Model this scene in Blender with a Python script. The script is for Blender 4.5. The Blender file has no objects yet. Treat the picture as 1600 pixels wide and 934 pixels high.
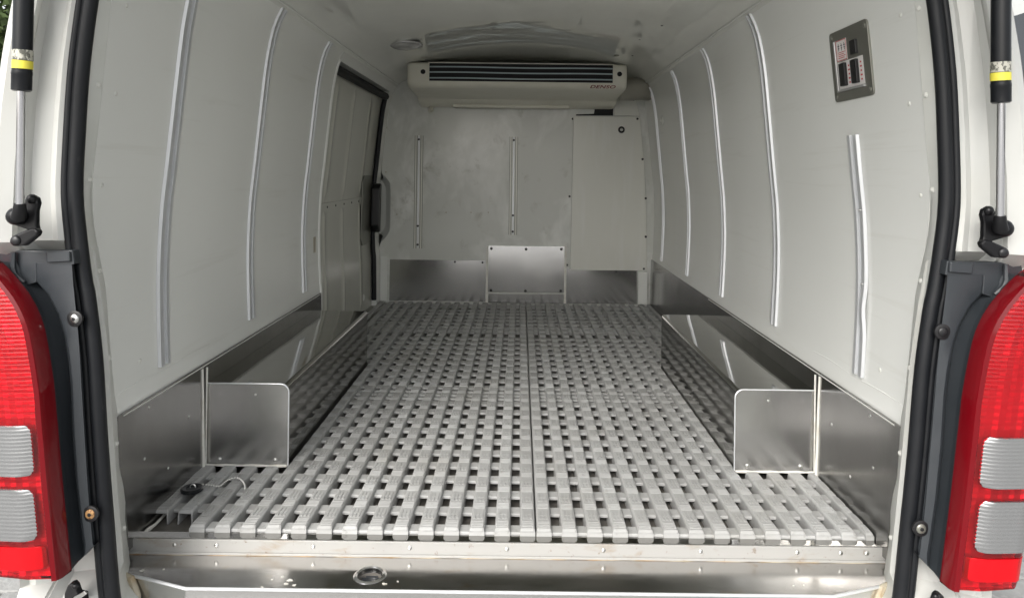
import bpy, bmesh, math, random
from mathutils import Vector, Matrix
from mathutils.geometry import tessellate_polygon
random.seed(7)
R = math.radians
scene = bpy.context.scene
COL = scene.collection

# ------------------------------------------------------------------ camera, sky, sun, exposure
CAMX, CAMZ, F, ROLL = 0.015, 1.40, 1139.0, 0.0122
cam_d = bpy.data.cameras.new('camera'); cam = bpy.data.objects.new('camera', cam_d); COL.objects.link(cam)
cam_d.sensor_width = 36.0; cam_d.lens = 36.0 * F / 1600.0
cam_d.shift_x = -12 / 1600.0; cam_d.shift_y = -199 / 1600.0
cam_d.clip_start = 0.02; cam_d.clip_end = 2000
cam.location = (CAMX, 0, CAMZ); cam.rotation_euler = (R(90), -ROLL, 0)
scene.camera = cam

SUN_EL, SUN_AZ = R(38), R(205)          # soft sun behind the camera, a little to the left
w = bpy.data.worlds.new('World'); scene.world = w; w.use_nodes = True
nt = w.node_tree; bgn = nt.nodes['Background']
sky = nt.nodes.new('ShaderNodeTexSky'); sky.sky_type = 'NISHITA'; sky.sun_disc = False
sky.sun_elevation = SUN_EL; sky.sun_rotation = SUN_AZ; sky.air_density = 1.0; sky.dust_density = 4.0; sky.ozone_density = 0.6
hs = nt.nodes.new('ShaderNodeHueSaturation'); hs.inputs['Saturation'].default_value = 0.22
nt.links.new(sky.outputs['Color'], hs.inputs['Color']); nt.links.new(hs.outputs['Color'], bgn.inputs['Color'])
bgn.inputs['Strength'].default_value = 0.15
sun_d = bpy.data.lights.new('sun', 'SUN'); sun_d.energy = 1.0; sun_d.angle = R(30); sun_d.color = (1.0, 0.96, 0.90)
sun = bpy.data.objects.new('sun', sun_d); COL.objects.link(sun)
sdir = Vector((math.sin(SUN_AZ) * math.cos(SUN_EL), math.cos(SUN_AZ) * math.cos(SUN_EL), math.sin(SUN_EL)))
sun.rotation_euler = sdir.to_track_quat('Z', 'Y').to_euler(); sun.location = (-3, -6, 8)
vs = scene.view_settings; vs.view_transform = 'Standard'; vs.look = 'None'; vs.gamma = 1.0; vs.use_curve_mapping = False
vs.exposure = 1.0
scene.cycles.max_bounces = 10; scene.cycles.diffuse_bounces = 6; scene.cycles.glossy_bounces = 6
scene.cycles.caustics_reflective = True; scene.cycles.sample_clamp_indirect = 8

# ------------------------------------------------------------------ measured points
def px(x, y, D):                         # photograph point at distance D -> world
    c, s = math.cos(ROLL), math.sin(ROLL); dx, dy = x - 812, y - 268
    return Vector((CAMX + (dx * c + dy * s) * D / F, D, CAMZ - (dy * c - dx * s) * D / F))

def interp(t, tab):
    if t <= tab[0][0]: return tab[0][1]
    for (a, va), (b, vb) in zip(tab, tab[1:]):
        if t <= b: return va + (vb - va) * (t - a) / (b - a)
    return tab[-1][1]

def smooth_poly(pts, n):                 # Catmull-Rom through pts, n per span
    out = []; P = [Vector(p) for p in pts]; P = [P[0] * 2 - P[1]] + P + [P[-1] * 2 - P[-2]]
    for i in range(1, len(P) - 2):
        a, b, c, d = P[i - 1:i + 3]
        for k in range(n):
            t = k / n
            out.append(0.5 * ((2 * b) + (c - a) * t + (2 * a - 5 * b + 4 * c - d) * t * t + (3 * b - a - 3 * c + d) * t ** 3))
    out.append(P[-2]); return out

# ------------------------------------------------------------------ materials
def mat(name, col, rough=0.5, metal=0.0, **kw):
    m = bpy.data.materials.new(name); m.use_nodes = True; n = m.node_tree; b = n.nodes['Principled BSDF']
    b.inputs['Base Color'].default_value = (*col, 1); b.inputs['Roughness'].default_value = rough; b.inputs['Metallic'].default_value = metal
    if 'coat' in kw: b.inputs['Coat Weight'].default_value = kw['coat']; b.inputs['Coat Roughness'].default_value = kw.get('coat_rough', 0.05)
    if 'spec' in kw: b.inputs['Specular IOR Level'].default_value = kw['spec']
    if 'trans' in kw: b.inputs['Transmission Weight'].default_value = kw['trans']
    co = n.nodes.new('ShaderNodeNewGeometry')
    def noise(scale, detail=4, stretch=(1, 1, 1), rgh=0.55, dist=0.0):
        mp = n.nodes.new('ShaderNodeMapping'); mp.inputs['Scale'].default_value = stretch
        n.links.new(co.outputs['Position'], mp.inputs['Vector'])
        t = n.nodes.new('ShaderNodeTexNoise'); t.inputs['Scale'].default_value = scale; t.inputs['Detail'].default_value = detail
        t.inputs['Roughness'].default_value = rgh; t.inputs['Distortion'].default_value = dist
        n.links.new(mp.outputs['Vector'], t.inputs['Vector']); return t.outputs['Fac']
    def ramp(src, a, b2, va, vb):
        mr = n.nodes.new('ShaderNodeMapRange'); mr.inputs[1].default_value = a; mr.inputs[2].default_value = b2
        mr.inputs[3].default_value = va; mr.inputs[4].default_value = vb; n.links.new(src, mr.inputs[0]); return mr.outputs[0]
    def mixcol(fac, ca, cb):
        mx = n.nodes.new('ShaderNodeMix'); mx.data_type = 'RGBA'; n.links.new(fac, mx.inputs['Factor'])
        for sock, c in ((mx.inputs['A'], ca), (mx.inputs['B'], cb)):
            if isinstance(c, tuple): sock.default_value = (*c, 1)
            else: n.links.new(c, sock)
        return mx.outputs['Result']
    last = None; colour = col
    for st in kw.get('stains', ()):      # (scale, stretch, lo, hi, colour, detail)
        f = ramp(noise(st[0], st[5] if len(st) > 5 else 6, st[1], 0.62, 0.4), st[2], st[3], 0, 1)
        colour = mixcol(f, colour, st[4])
    if 'objvar' in kw:                   # each piece a little lighter or darker
        oi = n.nodes.new('ShaderNodeObjectInfo'); colour = mixcol(ramp(oi.outputs['Random'], 0, 1, 0, 1), colour, kw['objvar'])
    if not isinstance(colour, tuple): n.links.new(colour, b.inputs['Base Color'])
    if 'rough_var' in kw:
        sc, stt, lo, hi = kw['rough_var']; n.links.new(ramp(noise(sc, 5, stt), 0.32, 0.68, lo, hi), b.inputs['Roughness'])
    for bm_ in kw.get('bumps', ()):      # (scale, stretch, distance)
        bp = n.nodes.new('ShaderNodeBump'); bp.inputs['Distance'].default_value = bm_[2]; bp.inputs['Strength'].default_value = 1.0
        n.links.new(noise(bm_[0], bm_[3] if len(bm_) > 3 else 3, bm_[1]), bp.inputs['Height'])
        if last: n.links.new(last, bp.inputs['Normal'])
        last = bp.outputs['Normal']
    if 'wave' in kw:                     # (direction, scale, distance)
        wv = n.nodes.new('ShaderNodeTexWave'); wv.bands_direction = kw['wave'][0]; wv.inputs['Scale'].default_value = kw['wave'][1]
        n.links.new(co.outputs['Position'], wv.inputs['Vector'])
        bp = n.nodes.new('ShaderNodeBump'); bp.inputs['Distance'].default_value = kw['wave'][2]; n.links.new(wv.outputs['Fac'], bp.inputs['Height'])
        if last: n.links.new(last, bp.inputs['Normal'])
        last = bp.outputs['Normal']
    if last: n.links.new(last, b.inputs['Normal'])
    return m

GREY = (0.80, 0.81, 0.78)
def ground_mat():
    m = mat('paved_ground', (0.25, 0.25, 0.245), 0.8, bumps=((40, (1, 1, 1), 0.003),)); n = m.node_tree; b = n.nodes['Principled BSDF']
    g = n.nodes.new('ShaderNodeNewGeometry'); br = n.nodes.new('ShaderNodeTexBrick'); n.links.new(g.outputs['Position'], br.inputs['Vector'])
    br.inputs['Scale'].default_value = 1.0; br.inputs['Brick Width'].default_value = 0.30; br.inputs['Row Height'].default_value = 0.15; br.inputs['Mortar Size'].default_value = 0.004
    br.inputs['Color1'].default_value = (0.30, 0.30, 0.29, 1); br.inputs['Color2'].default_value = (0.21, 0.21, 0.205, 1); br.inputs['Mortar'].default_value = (0.13, 0.13, 0.125, 1)
    n.links.new(br.outputs['Color'], b.inputs['Base Color']); return m
M = dict(
    lining=mat('gelcoat_lining', GREY, 0.22, rough_var=(1.4, (1, 1, 1), 0.16, 0.25), stains=((1.2, (1, 1, 1), 0.35, 0.8, (0.77, 0.78, 0.745), 2), (7, (0.25, 0.25, 5), 0.6, 0.8, (0.73, 0.735, 0.695), 4), (95, (1, 1, 1), 0.75, 0.79, (0.46, 0.44, 0.38))),
               bumps=((2.6, (0.5, 1, 0.5), 0.004, 1),)),
    ceiling=mat('wavy_gelcoat_ceiling', (0.74, 0.745, 0.70), 0.02, spec=1.0, bumps=((4.0, (1.0, 1.0, 1), 0.0016, 1), (13.0, (1.0, 0.8, 1), 0.0005, 1))),
    bulkhead=mat('scuffed_bulkhead_lining', (0.66, 0.67, 0.63), 0.25, rough_var=(4, (1, 1, 1), 0.13, 0.26),
                 stains=((3.5, (1, 1, 0.7), 0.50, 0.66, (0.86, 0.865, 0.835), 4), (9, (1, 1, 1), 0.6, 0.76, (0.52, 0.52, 0.47), 4), (80, (1, 1, 1), 0.74, 0.78, (0.42, 0.40, 0.36))),
                 bumps=((3, (1, 1, 1), 0.004, 2),)),
    panel=mat('service_panel_white', (0.76, 0.76, 0.70), 0.2, stains=((6, (3, 1, 0.4), 0.5, 0.8, (0.80, 0.80, 0.76), 2),), bumps=((4, (1, 1, 0.5), 0.003, 1),)),
    steel=mat('polished_steel', (0.40, 0.395, 0.38), 0.12, 1.0, rough_var=(6, (1, 0.4, 2), 0.045, 0.10), stains=((14, (1, 1, 0.35), 0.5, 0.85, (0.35, 0.345, 0.33), 3),), bumps=((4, (1, 1, 1), 0.0015, 1), (300, (0.02, 0.02, 1), 0.00003))),
    kick=mat('scuffed_kick_steel', (0.33, 0.327, 0.32), 0.2, 1.0, rough_var=(7, (1, 1, 0.5), 0.16, 0.25), stains=((9, (1, 1.2, 0.3), 0.45, 0.85, (0.28, 0.275, 0.265), 3), (60, (1, 1, 1), 0.74, 0.78, (0.8, 0.78, 0.7))), bumps=((3.2, (1, 1, 1), 0.003, 1),)),
    brushed=mat('brushed_steel', (0.66, 0.655, 0.645), 0.24, 1.0, rough_var=(5, (1, 1, 1), 0.21, 0.268), stains=((5, (1, 1, 1), 0.4, 0.8, (0.60, 0.595, 0.585), 3), (75, (1, 1, 1), 0.72, 0.77, (0.45, 0.43, 0.4))), bumps=((4, (1, 1, 1), 0.002, 1), (200, (0.03, 1, 1), 0.00004))),
    bulksteel=mat('bulkhead_steel', (0.68, 0.675, 0.67), 0.15, 1.0, rough_var=(8, (1, 1, 1), 0.12, 0.18), bumps=((4, (1, 1, 1), 0.001, 1),)),
    sill=mat('worn_sill_steel', (0.52, 0.51, 0.495), 0.2, 1.0, rough_var=(9, (1, 3, 1), 0.12, 0.25), stains=((16, (1, 1, 1), 0.60, 0.74, (0.44, 0.38, 0.30)), (45, (1, 1, 1), 0.66, 0.74, (0.44, 0.38, 0.31))), bumps=((5, (1, 1, 1), 0.0015, 1),)),
    sillbar=mat('worn_riveted_bar', (0.36, 0.355, 0.34), 0.55, 0.2, stains=((14, (1, 1, 2.5), 0.56, 0.74, (0.30, 0.26, 0.21)), (70, (1, 1, 1), 0.62, 0.72, (0.20, 0.15, 0.11))), bumps=((12, (1, 1, 1), 0.001),)),
    tray=mat('dirty_floor_tray', (0.165, 0.155, 0.14), 0.5, 0.0, stains=((18, (1, 1, 1), 0.4, 0.72, (0.10, 0.09, 0.078)),), bumps=((40, (1, 1, 1), 0.0006),)),
    alu=mat('anodised_rail', (0.66, 0.675, 0.69), 0.36, 0.45),
    sealant=mat('white_sealant', (0.72, 0.71, 0.66), 0.45, stains=((25, (1, 1, 1), 0.5, 0.7, (0.56, 0.53, 0.45)),), bumps=((60, (1, 1, 1), 0.001),)),
    oldseal=mat('yellowed_sealant', (0.46, 0.41, 0.31), 0.5, stains=((12, (1, 1, 1), 0.45, 0.6, (0.34, 0.22, 0.10)), (60, (1, 1, 1), 0.66, 0.72, (0.12, 0.08, 0.05))), bumps=((70, (1, 1, 1), 0.001),)),
    plastic=mat('grey_pallet_plastic', (0.43, 0.435, 0.43), 0.6, spec=0.3, stains=((11, (1, 1, 1), 0.4, 0.75, (0.37, 0.37, 0.36)), (70, (1, 1, 1), 0.56, 0.72, (0.25, 0.245, 0.23)), (3.0, (1, 1, 1), 0.52, 0.7, (0.34, 0.335, 0.315), 4)), objvar=(0.36, 0.36, 0.352), bumps=((150, (1, 1, 1), 0.0003),)),
    paint=mat('white_car_paint', (0.53, 0.535, 0.51), 0.3, coat=0.7, coat_rough=0.06, stains=((5, (1, 1, 0.6), 0.5, 0.85, (0.49, 0.485, 0.44), 3), (90, (1, 1, 1), 0.75, 0.79, (0.4, 0.35, 0.27)))),
    flange=mat('grey_white_flange', (0.66, 0.67, 0.635), 0.35, stains=((8, (1, 1, 1), 0.45, 0.85, (0.60, 0.605, 0.56), 2),), bumps=((40, (1, 1, 1), 0.0004),)),
    rubber=mat('black_rubber_seal', (0.009, 0.010, 0.012), 0.4, spec=0.3, rough_var=(18, (1, 1, 1), 0.34, 0.5), stains=((40, (1, 1, 0.2), 0.66, 0.8, (0.06, 0.06, 0.06)),)),
    trim=mat('dark_grey_trim_plastic', (0.028, 0.033, 0.038), 0.4, rough_var=(30, (1, 1, 1), 0.33, 0.5), stains=((6, (1, 1, 1), 0.4, 0.85, (0.036, 0.04, 0.045), 3),), bumps=((400, (1, 1, 1), 0.0001),)),
    black=mat('black_metal', (0.006, 0.006, 0.007), 0.35, spec=0.35), cylinder=mat('strut_black_enamel', (0.006, 0.007, 0.009), 0.3, spec=0.3, coat=0.1),
    blackplastic=mat('black_plastic', (0.010, 0.010, 0.011), 0.4),
    chrome=mat('chrome_rod', (0.75, 0.75, 0.77), 0.08, 1.0), screw=mat('zinc_screw', (0.6, 0.6, 0.58), 0.3, 1.0),
    rust=mat('rusty_screw', (0.42, 0.24, 0.10), 0.6, 0.3, stains=((200, (1, 1, 1), 0.5, 0.6, (0.16, 0.08, 0.04)),)),
    whiterivet=mat('painted_rivet', (0.62, 0.62, 0.58), 0.3), darkrivet=mat('dark_screw', (0.03, 0.03, 0.03), 0.4),
    yellow=mat('yellow_label', (0.78, 0.70, 0.08), 0.4), silverlabel=mat('silver_label', (0.5, 0.49, 0.42), 0.4, stains=((160, (1, 1, 0.6), 0.5, 0.56, (0.12, 0.12, 0.1)),)),
    red=mat('red_lamp_lens', (0.80, 0.004, 0.014), 0.06, trans=1.0, wave=('Z', 48, 0.0003)),
    redplain=mat('plain_red_lens', (0.46, 0.0015, 0.006), 0.35, spec=0.1, coat=0.5, coat_rough=0.03),
    redrim=mat('dark_red_rim', (0.13, 0.0008, 0.004), 0.3, spec=0.1, coat=0.5, coat_rough=0.04),
    clear=mat('clear_ribbed_lens', (0.42, 0.425, 0.43), 0.22, 0.85),
    cream=mat('cream_cooler_plastic', (0.78, 0.765, 0.675), 0.4, stains=((7, (1, 1, 1), 0.4, 0.85, (0.72, 0.70, 0.60), 2), (90, (1, 1, 1), 0.74, 0.78, (0.3, 0.26, 0.2)))),
    bowl=mat('lamp_bowl', (0.85, 0.85, 0.85), 0.35, 0.3),
    dark=mat('dark_cavity', (0.006, 0.006, 0.007), 0.7), fin=mat('blue_grey_fin', (0.36, 0.42, 0.44), 0.35, 0.4),
    maroon=mat('maroon_print', (0.20, 0.03, 0.035), 0.5), lens_red_print=mat('red_print', (0.5, 0.05, 0.06), 0.5), paper=mat('sticker_white', (0.70, 0.68, 0.66), 0.5),
    darkprint=mat('dark_print', (0.04, 0.03, 0.035), 0.5), brass=mat('aged_label', (0.40, 0.36, 0.28), 0.5),
    plate=mat('grey_switch_plate', (0.24, 0.24, 0.21), 0.35, 0.6, bumps=((8, (1, 1, 1), 0.001),)),
    lampwhite=mat('frosted_dome', (0.42, 0.42, 0.41), 0.15, coat=0.6), olive=mat('grey_hose_cover', (0.36, 0.35, 0.30), 0.5),
    doorskin=mat('door_skin', (0.62, 0.62, 0.56), 0.22, rough_var=(3, (1, 1, 1), 0.15, 0.26), bumps=((3, (1, 1, 1), 0.003, 1),)),
    asphalt=mat('grey_ground', (0.20, 0.20, 0.20), 0.8, stains=((2, (1, 1, 1), 0.4, 0.7, (0.27, 0.27, 0.265)), (30, (1, 1, 1), 0.45, 0.6, (0.14, 0.14, 0.14)))),
    paver=mat('grey_paver', (0.30, 0.30, 0.29), 0.8, stains=((5, (1, 1, 1), 0.45, 0.65, (0.20, 0.20, 0.195)), (40, (1, 1, 1), 0.5, 0.7, (0.36, 0.36, 0.35))), bumps=((80, (1, 1, 1), 0.003),)),
    bark=mat('bark', (0.10, 0.075, 0.05), 0.9, bumps=((30, (1, 1, 0.2), 0.01),)),
    leaf=mat('leaf', (0.075, 0.11, 0.03), 0.55, stains=((1.5, (1, 1, 1), 0.4, 0.6, (0.045, 0.075, 0.02)),)),
    glass=mat('dark_car_glass', (0.012, 0.014, 0.015), 0.05, coat=1.0), tyre=mat('tyre_rubber', (0.02, 0.02, 0.02), 0.8), silverpaint=mat('silver_paint', (0.5, 0.5, 0.5), 0.3, 0.6, coat=0.8),
)

# ------------------------------------------------------------------ mesh helpers
WORLD = {}
class MB:
    def __init__(s): s.v = []; s.f = []
    def add(s, vs, fs):
        o = len(s.v); s.v += [tuple(v) for v in vs]; s.f += [tuple(i + o for i in f) for f in fs]; return s
    def box(s, x0, x1, y0, y1, z0, z1):
        return s.add([(x, y, z) for x in (x0, x1) for y in (y0, y1) for z in (z0, z1)],
                     [(0, 1, 3, 2), (4, 6, 7, 5), (0, 4, 5, 1), (2, 3, 7, 6), (0, 2, 6, 4), (1, 5, 7, 3)])
    def grid(s, rows, closed=False):
        nr, nc = len(rows), len(rows[0]); vs = [p for r in rows for p in r]; fs = []
        for i in range(nr - 1):
            for j in range(nc if closed else nc - 1):
                k = (j + 1) % nc
                fs.append((i * nc + j, i * nc + k, (i + 1) * nc + k, (i + 1) * nc + j))
        return s.add(vs, fs)
    def shell(s, rows, off):             # grid with thickness: off(i, j, p) gives the back point
        back = [[off(i, j, Vector(p)) for j, p in enumerate(r)] for i, r in enumerate(rows)]
        nr, nc = len(rows), len(rows[0]); N = nr * nc
        vs = [p for r in rows for p in r] + [p for r in back for p in r]; fs = []
        q = lambda i, j: i * nc + j
        for i in range(nr - 1):
            for j in range(nc - 1):
                fs.append((q(i, j), q(i, j + 1), q(i + 1, j + 1), q(i + 1, j)))
                fs.append((N + q(i, j), N + q(i + 1, j), N + q(i + 1, j + 1), N + q(i, j + 1)))
        for j in range(nc - 1):
            fs.append((q(0, j), N + q(0, j), N + q(0, j + 1), q(0, j + 1))); fs.append((q(nr - 1, j), q(nr - 1, j + 1), N + q(nr - 1, j + 1), N + q(nr - 1, j)))
        for i in range(nr - 1):
            fs.append((q(i, 0), q(i + 1, 0), N + q(i + 1, 0), N + q(i, 0))); fs.append((q(i, nc - 1), N + q(i, nc - 1), N + q(i + 1, nc - 1), q(i + 1, nc - 1)))
        return s.add(vs, fs)
    def tube(s, pts, rad, n=10, closed=False, caps=True):
        P = [Vector(p) for p in pts]; rings = []; m = len(P); up = None
        for i, p in enumerate(P):
            t = (P[(i + 1) % m] - P[i - 1]) if closed else (P[min(i + 1, m - 1)] - P[max(i - 1, 0)])
            t.normalize()
            if up is None:
                up = Vector((0, 0, 1)) if abs(t.z) < 0.9 else Vector((0, 1, 0))
            u = (up - t * up.dot(t)).normalized(); up = u; v = t.cross(u)
            r = rad[i] if isinstance(rad, (list, tuple)) else rad
            rings.append([p + (u * math.cos(2 * math.pi * k / n) + v * math.sin(2 * math.pi * k / n)) * r for k in range(n)])
        if closed: rings.append(rings[0])
        o = len(s.v); s.grid(rings, True)
        if caps and not closed:
            s.f.append(tuple(o + k for k in range(n))[::-1]); s.f.append(tuple(o + (m - 1) * n + k for k in range(n)))
        return s
    def prism(s, poly, d, holes=()):     # planar polygon (world points) extruded along vector d
        d = Vector(d); loops = [[Vector(p) for p in poly]] + [[Vector(p) for p in h] for h in holes]
        tri = tessellate_polygon(loops); flat = [p for l in loops for p in l]; n = len(flat)
        fs = [tuple(t) for t in tri] + [tuple(i + n for i in t[::-1]) for t in tri]
        o = 0
        for l in loops:
            for i in range(len(l)):
                a, b = o + i, o + (i + 1) % len(l); fs.append((a, b, b + n, a + n))
            o += len(l)
        return s.add(flat + [p + d for p in flat], fs)
    def dome(s, c, axis, r, h, n=12, rings=3, base=0.0):     # a button / rivet head / dome
        c = Vector(c); a = Vector(axis).normalized(); u = a.orthogonal().normalized(); v = a.cross(u); rows = []
        if base: rows.append([c - a * base + (u * math.cos(2 * math.pi * k / n) + v * math.sin(2 * math.pi * k / n)) * r for k in range(n)])
        for i in range(rings + 1):
            th = math.pi / 2 * i / (rings + 0.6)
            rows.append([c + a * h * math.sin(th) + (u * math.cos(2 * math.pi * k / n) + v * math.sin(2 * math.pi * k / n)) * r * math.cos(th) for k in range(n)])
        o = len(s.v); s.grid(rows, True); s.f.append(tuple(o + (len(rows) - 1) * n + k for k in range(n))); return s
    def build(s, name, m, parent=None, smooth=False, bevel=0, seg=2, at=None):
        me = bpy.data.meshes.new(name); me.from_pydata([tuple(v) for v in s.v], [], s.f)
        b = bmesh.new(); b.from_mesh(me); bmesh.ops.recalc_face_normals(b, faces=b.faces); b.to_mesh(me); b.free()
        me.materials.append(m if not isinstance(m, str) else M[m])
        if smooth:
            for p in me.polygons: p.use_smooth = True
            try: me.set_sharp_from_angle(angle=R(38))
            except Exception: pass
        return link(name, me, parent, bevel, seg, at)

def link(name, data, parent=None, bevel=0, seg=2, at=None):
    o = bpy.data.objects.new(name, data); COL.objects.link(o)
    if bevel:
        md = o.modifiers.new('bevel', 'BEVEL'); md.width = bevel; md.segments = seg; md.limit_method = 'ANGLE'; md.angle_limit = R(35); md.harden_normals = False
    WORLD[o.name] = Vector(at) if at is not None else Vector((0, 0, 0))
    if at is not None: o.location = at
    if parent is not None:
        o.parent = parent; o.matrix_parent_inverse = Matrix.Translation(-WORLD[parent.name])
    return o

def tag(o, label, cat, group=None, kind=None):
    if label: o['label'] = label
    if cat: o['category'] = cat
    if group: o['group'] = group
    if kind: o['kind'] = kind
    return o
def empty(name, loc):
    o = bpy.data.objects.new(name, None); COL.objects.link(o); o.location = loc; o.empty_display_size = 0.1; WORLD[o.name] = Vector(loc); return o

def rivet(p, axis, m='whiterivet', r=0.0055, h=0.003, parent=None, name='rivet'):
    return MB().dome((0, 0, 0), axis, r, h, 10, 3, 0.004).build(name, m, parent, True, at=p)

# ------------------------------------------------------------------ the van
van = tag(empty('delivery_van', (0, 3.0, 0)), 'white delivery van with raised tailgate showing its empty insulated cargo hold', 'van')
def Z(rel): return CAMZ + rel
SEC = [(.752, -.757), (.757, -.49), (.762, -.43), (.768, -.25), (.763, -.1), (.753, 0), (.743, .1), (.733, .2), (.722, .3), (.710, .37), (.697, .42), (.677, .46)]
CEI = [(.677, .460), (.655, .482), (.625, .499), (.59, .512), (.55, .522), (.46, .539), (.3, .558), (.15, .569), (0, .573)]
SECP = smooth_poly([(a, b, 0) for a, b in SEC], 6); SECT = sorted((p.y, p.x) for p in SECP)
def W(rel): return interp(rel, SECT)
BACK = 4.06
FLOOR, PTOP, KICKTOP = -.757, -.727, -.487
# front boundary of the lining, measured along the flange
FLP = [(215, -160, 1.31), (188, -70, 1.31), (175, 0, 1.31), (157, 100, 1.313), (150, 200, 1.315), (147, 280, 1.315), (150, 350, 1.335), (162, 420, 1.371), (167, 467, 1.388), (177, 592, 1.405), (184, 657, 1.413), (187, 727, 1.418), (194, 757, 1.433), (200, 832, 1.447), (205, 880, 1.42), (212, 915, 1.375), (224, 945, 1.35), (255, 1000, 1.335)]
FL3 = [px(*p) for p in FLP]                       # left side world points
YF = sorted([(p.z - CAMZ, p.y) for p in FL3])
def yfront(rel): return interp(rel, YF) if rel > -.70 else 1.447
zs_up = [KICKTOP + (.46 - KICKTOP) * i / 46 for i in range(47)]

def wall_rows(s, zs, y0f, y1, ny, dx=0.0):
    rows = []
    for z in zs:
        a = y0f(z); rows.append([Vector((s * (W(z) - dx), a + (y1 - a) * j / ny, Z(z))) for j in range(ny + 1)])
    return rows
def outward(s, t): return lambda i, j, p: p + Vector((s * t, 0, 0))
lin_r = MB().shell(wall_rows(1, zs_up, yfront, BACK, 26), outward(1, .01)).build('wall_lining', 'lining', van, True)
lin_l = MB().shell(wall_rows(-1, zs_up, yfront, 2.84, 16), outward(-1, .01)).build('wall_lining', 'lining', van, True)
zhead = [.425 + .035 * i / 4 for i in range(5)]
MB().shell(wall_rows(-1, zhead, lambda z: 2.845, BACK, 12), outward(-1, .035)).build('door_header', 'lining', van, True)
zpil = [FLOOR + (.425 - FLOOR) * i / 40 for i in range(41)]
MB().shell(wall_rows(-1, zpil, lambda z: 3.955, BACK, 2), outward(-1, .05)).build('door_pillar', 'lining', van, True)
# ceiling
cs = smooth_poly([(a, b, 0) for a, b in CEI], 6)
prof = [(-p.x, p.y) for p in cs] + [(p.x, p.y) for p in reversed(cs[:-1])]
rows = []
for i in range(61):
    y = 1.28 + (BACK - 1.28) * i / 60
    rows.append([Vector((x, y, Z(z) + 0.0012 * math.sin(y * 9.1 + x * 5) * (1 if abs(x) < .6 else 0))) for x, z in prof])
ceil = MB().shell(rows, lambda i, j, p: p + Vector((0, 0, .012))).build('ceiling_lining', 'ceiling', van, True)
for s in (-1, 1):                                 # sealant bead along the cove seam
    MB().tube([Vector((s * .664, 1.33 + (BACK - 1.34) * i / 40, Z(.470) + .001 * math.sin(i * 1.7))) for i in range(41)], [.004 + .0012 * math.sin(i * 2.3) for i in range(41)], 6).build('sealant_bead', 'lining', ceil, True)

# ---- aluminium tie rails (two lips and a groove, bent to the wall)
def rail_on_wall(s, y, z0, z1, peel=0.0):
    n = 28; prof_ = [(-.023, .0005), (-.0226, .0066), (-.0105, .0070), (-.0095, .0012), (.0035, .0012), (.0045, .0066), (.020, .0072), (.0225, .0005)]
    rows = []
    for i in range(n + 1):
        z = z0 + (z1 - z0) * i / n
        b = peel * math.exp(-((i / n - .28) / .07) ** 2)
        rows.append([Vector((s * (W(z) - d - (b if a > 0 else 0)), y + a * -1 + (b * .7 if a > 0.01 else 0), Z(z))) for a, d in prof_])
    m = MB().grid(rows); k = len(prof_)
    m.f.append(tuple(range(k))); m.f.append(tuple(len(m.v) - k + i for i in range(k)))
    return m.build('tie_rail', 'alu', van, True)
for y, z0, z1, pl in ((1.59, -.435, .088, .004), (2.12, -.437, .462, 0), (2.67, -.447, .455, 0), (3.22, -.45, .45, 0), (3.79, -.456, .444, 0)):
    r_ = rail_on_wall(1, y, z0, z1, pl)
    if pl: r_['label'] = 'short rail whose lip is bent near its lower end'
    for z in ((z0 + .2, z0 + .36) if y < 2 else ()): rivet((W(z) - .0085, y - .009, Z(z)), (-1, 0, 0), 'screw', .003, .0015, r_, 'screw')
for y, z0, z1 in ((1.598, -.433, .455), (2.117, -.437, .462), (2.64, -.445, .458)): rail_on_wall(-1, y, z0, z1)

# ---- rivets of the linings (measured along the flange and beside it)
for s in (-1, 1):
    lp = lin_l if s < 0 else lin_r
    for z, dy in ((.30, .05), (.135, .045), (-.035, .03), (.02, 0)):
        if dy: rivet((s * (W(z) - .0005), yfront(z) + dy, Z(z)), (-s, 0, 0), 'whiterivet', .0045, .002, lp)
    for z in (-.30, -.40):
        rivet((s * (W(z) - .0005), yfront(z) + (.10 if z < -.35 else .2), Z(z)), (-s, 0, 0), 'whiterivet', .0045, .002, lp)
    # shallow stiffening fold low on the lining
    MB().tube([Vector((s * (W(-.443) + .0012), yfront(-.443) + .01 + .42 * i / 10, Z(-.443 + .002 * math.sin(i)))) for i in range(11)], .0022, 6).build('crease', 'lining', lp, True)
g = MB().dome((0, 0, 0), (-1, 0, 0), .024, .006, 20, 3, .002)
gro = g.build('wall_grommet', 'lining', van, True, at=(W(.265) - .001, 3.64, Z(.265)))
MB().dome((0, 0, 0), (-1, 0, 0), .010, .004, 14, 3, .002).build('grommet_cap', 'flange', gro, True, at=(W(.265) - .008, 3.64, Z(.265)))
MB().box(-.003, .0, -.014, .014, -.03, .03).build('worn_sticker', 'brass', lin_l, at=(-W(-.29) + .0015, 2.79, Z(-.29)))

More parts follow.
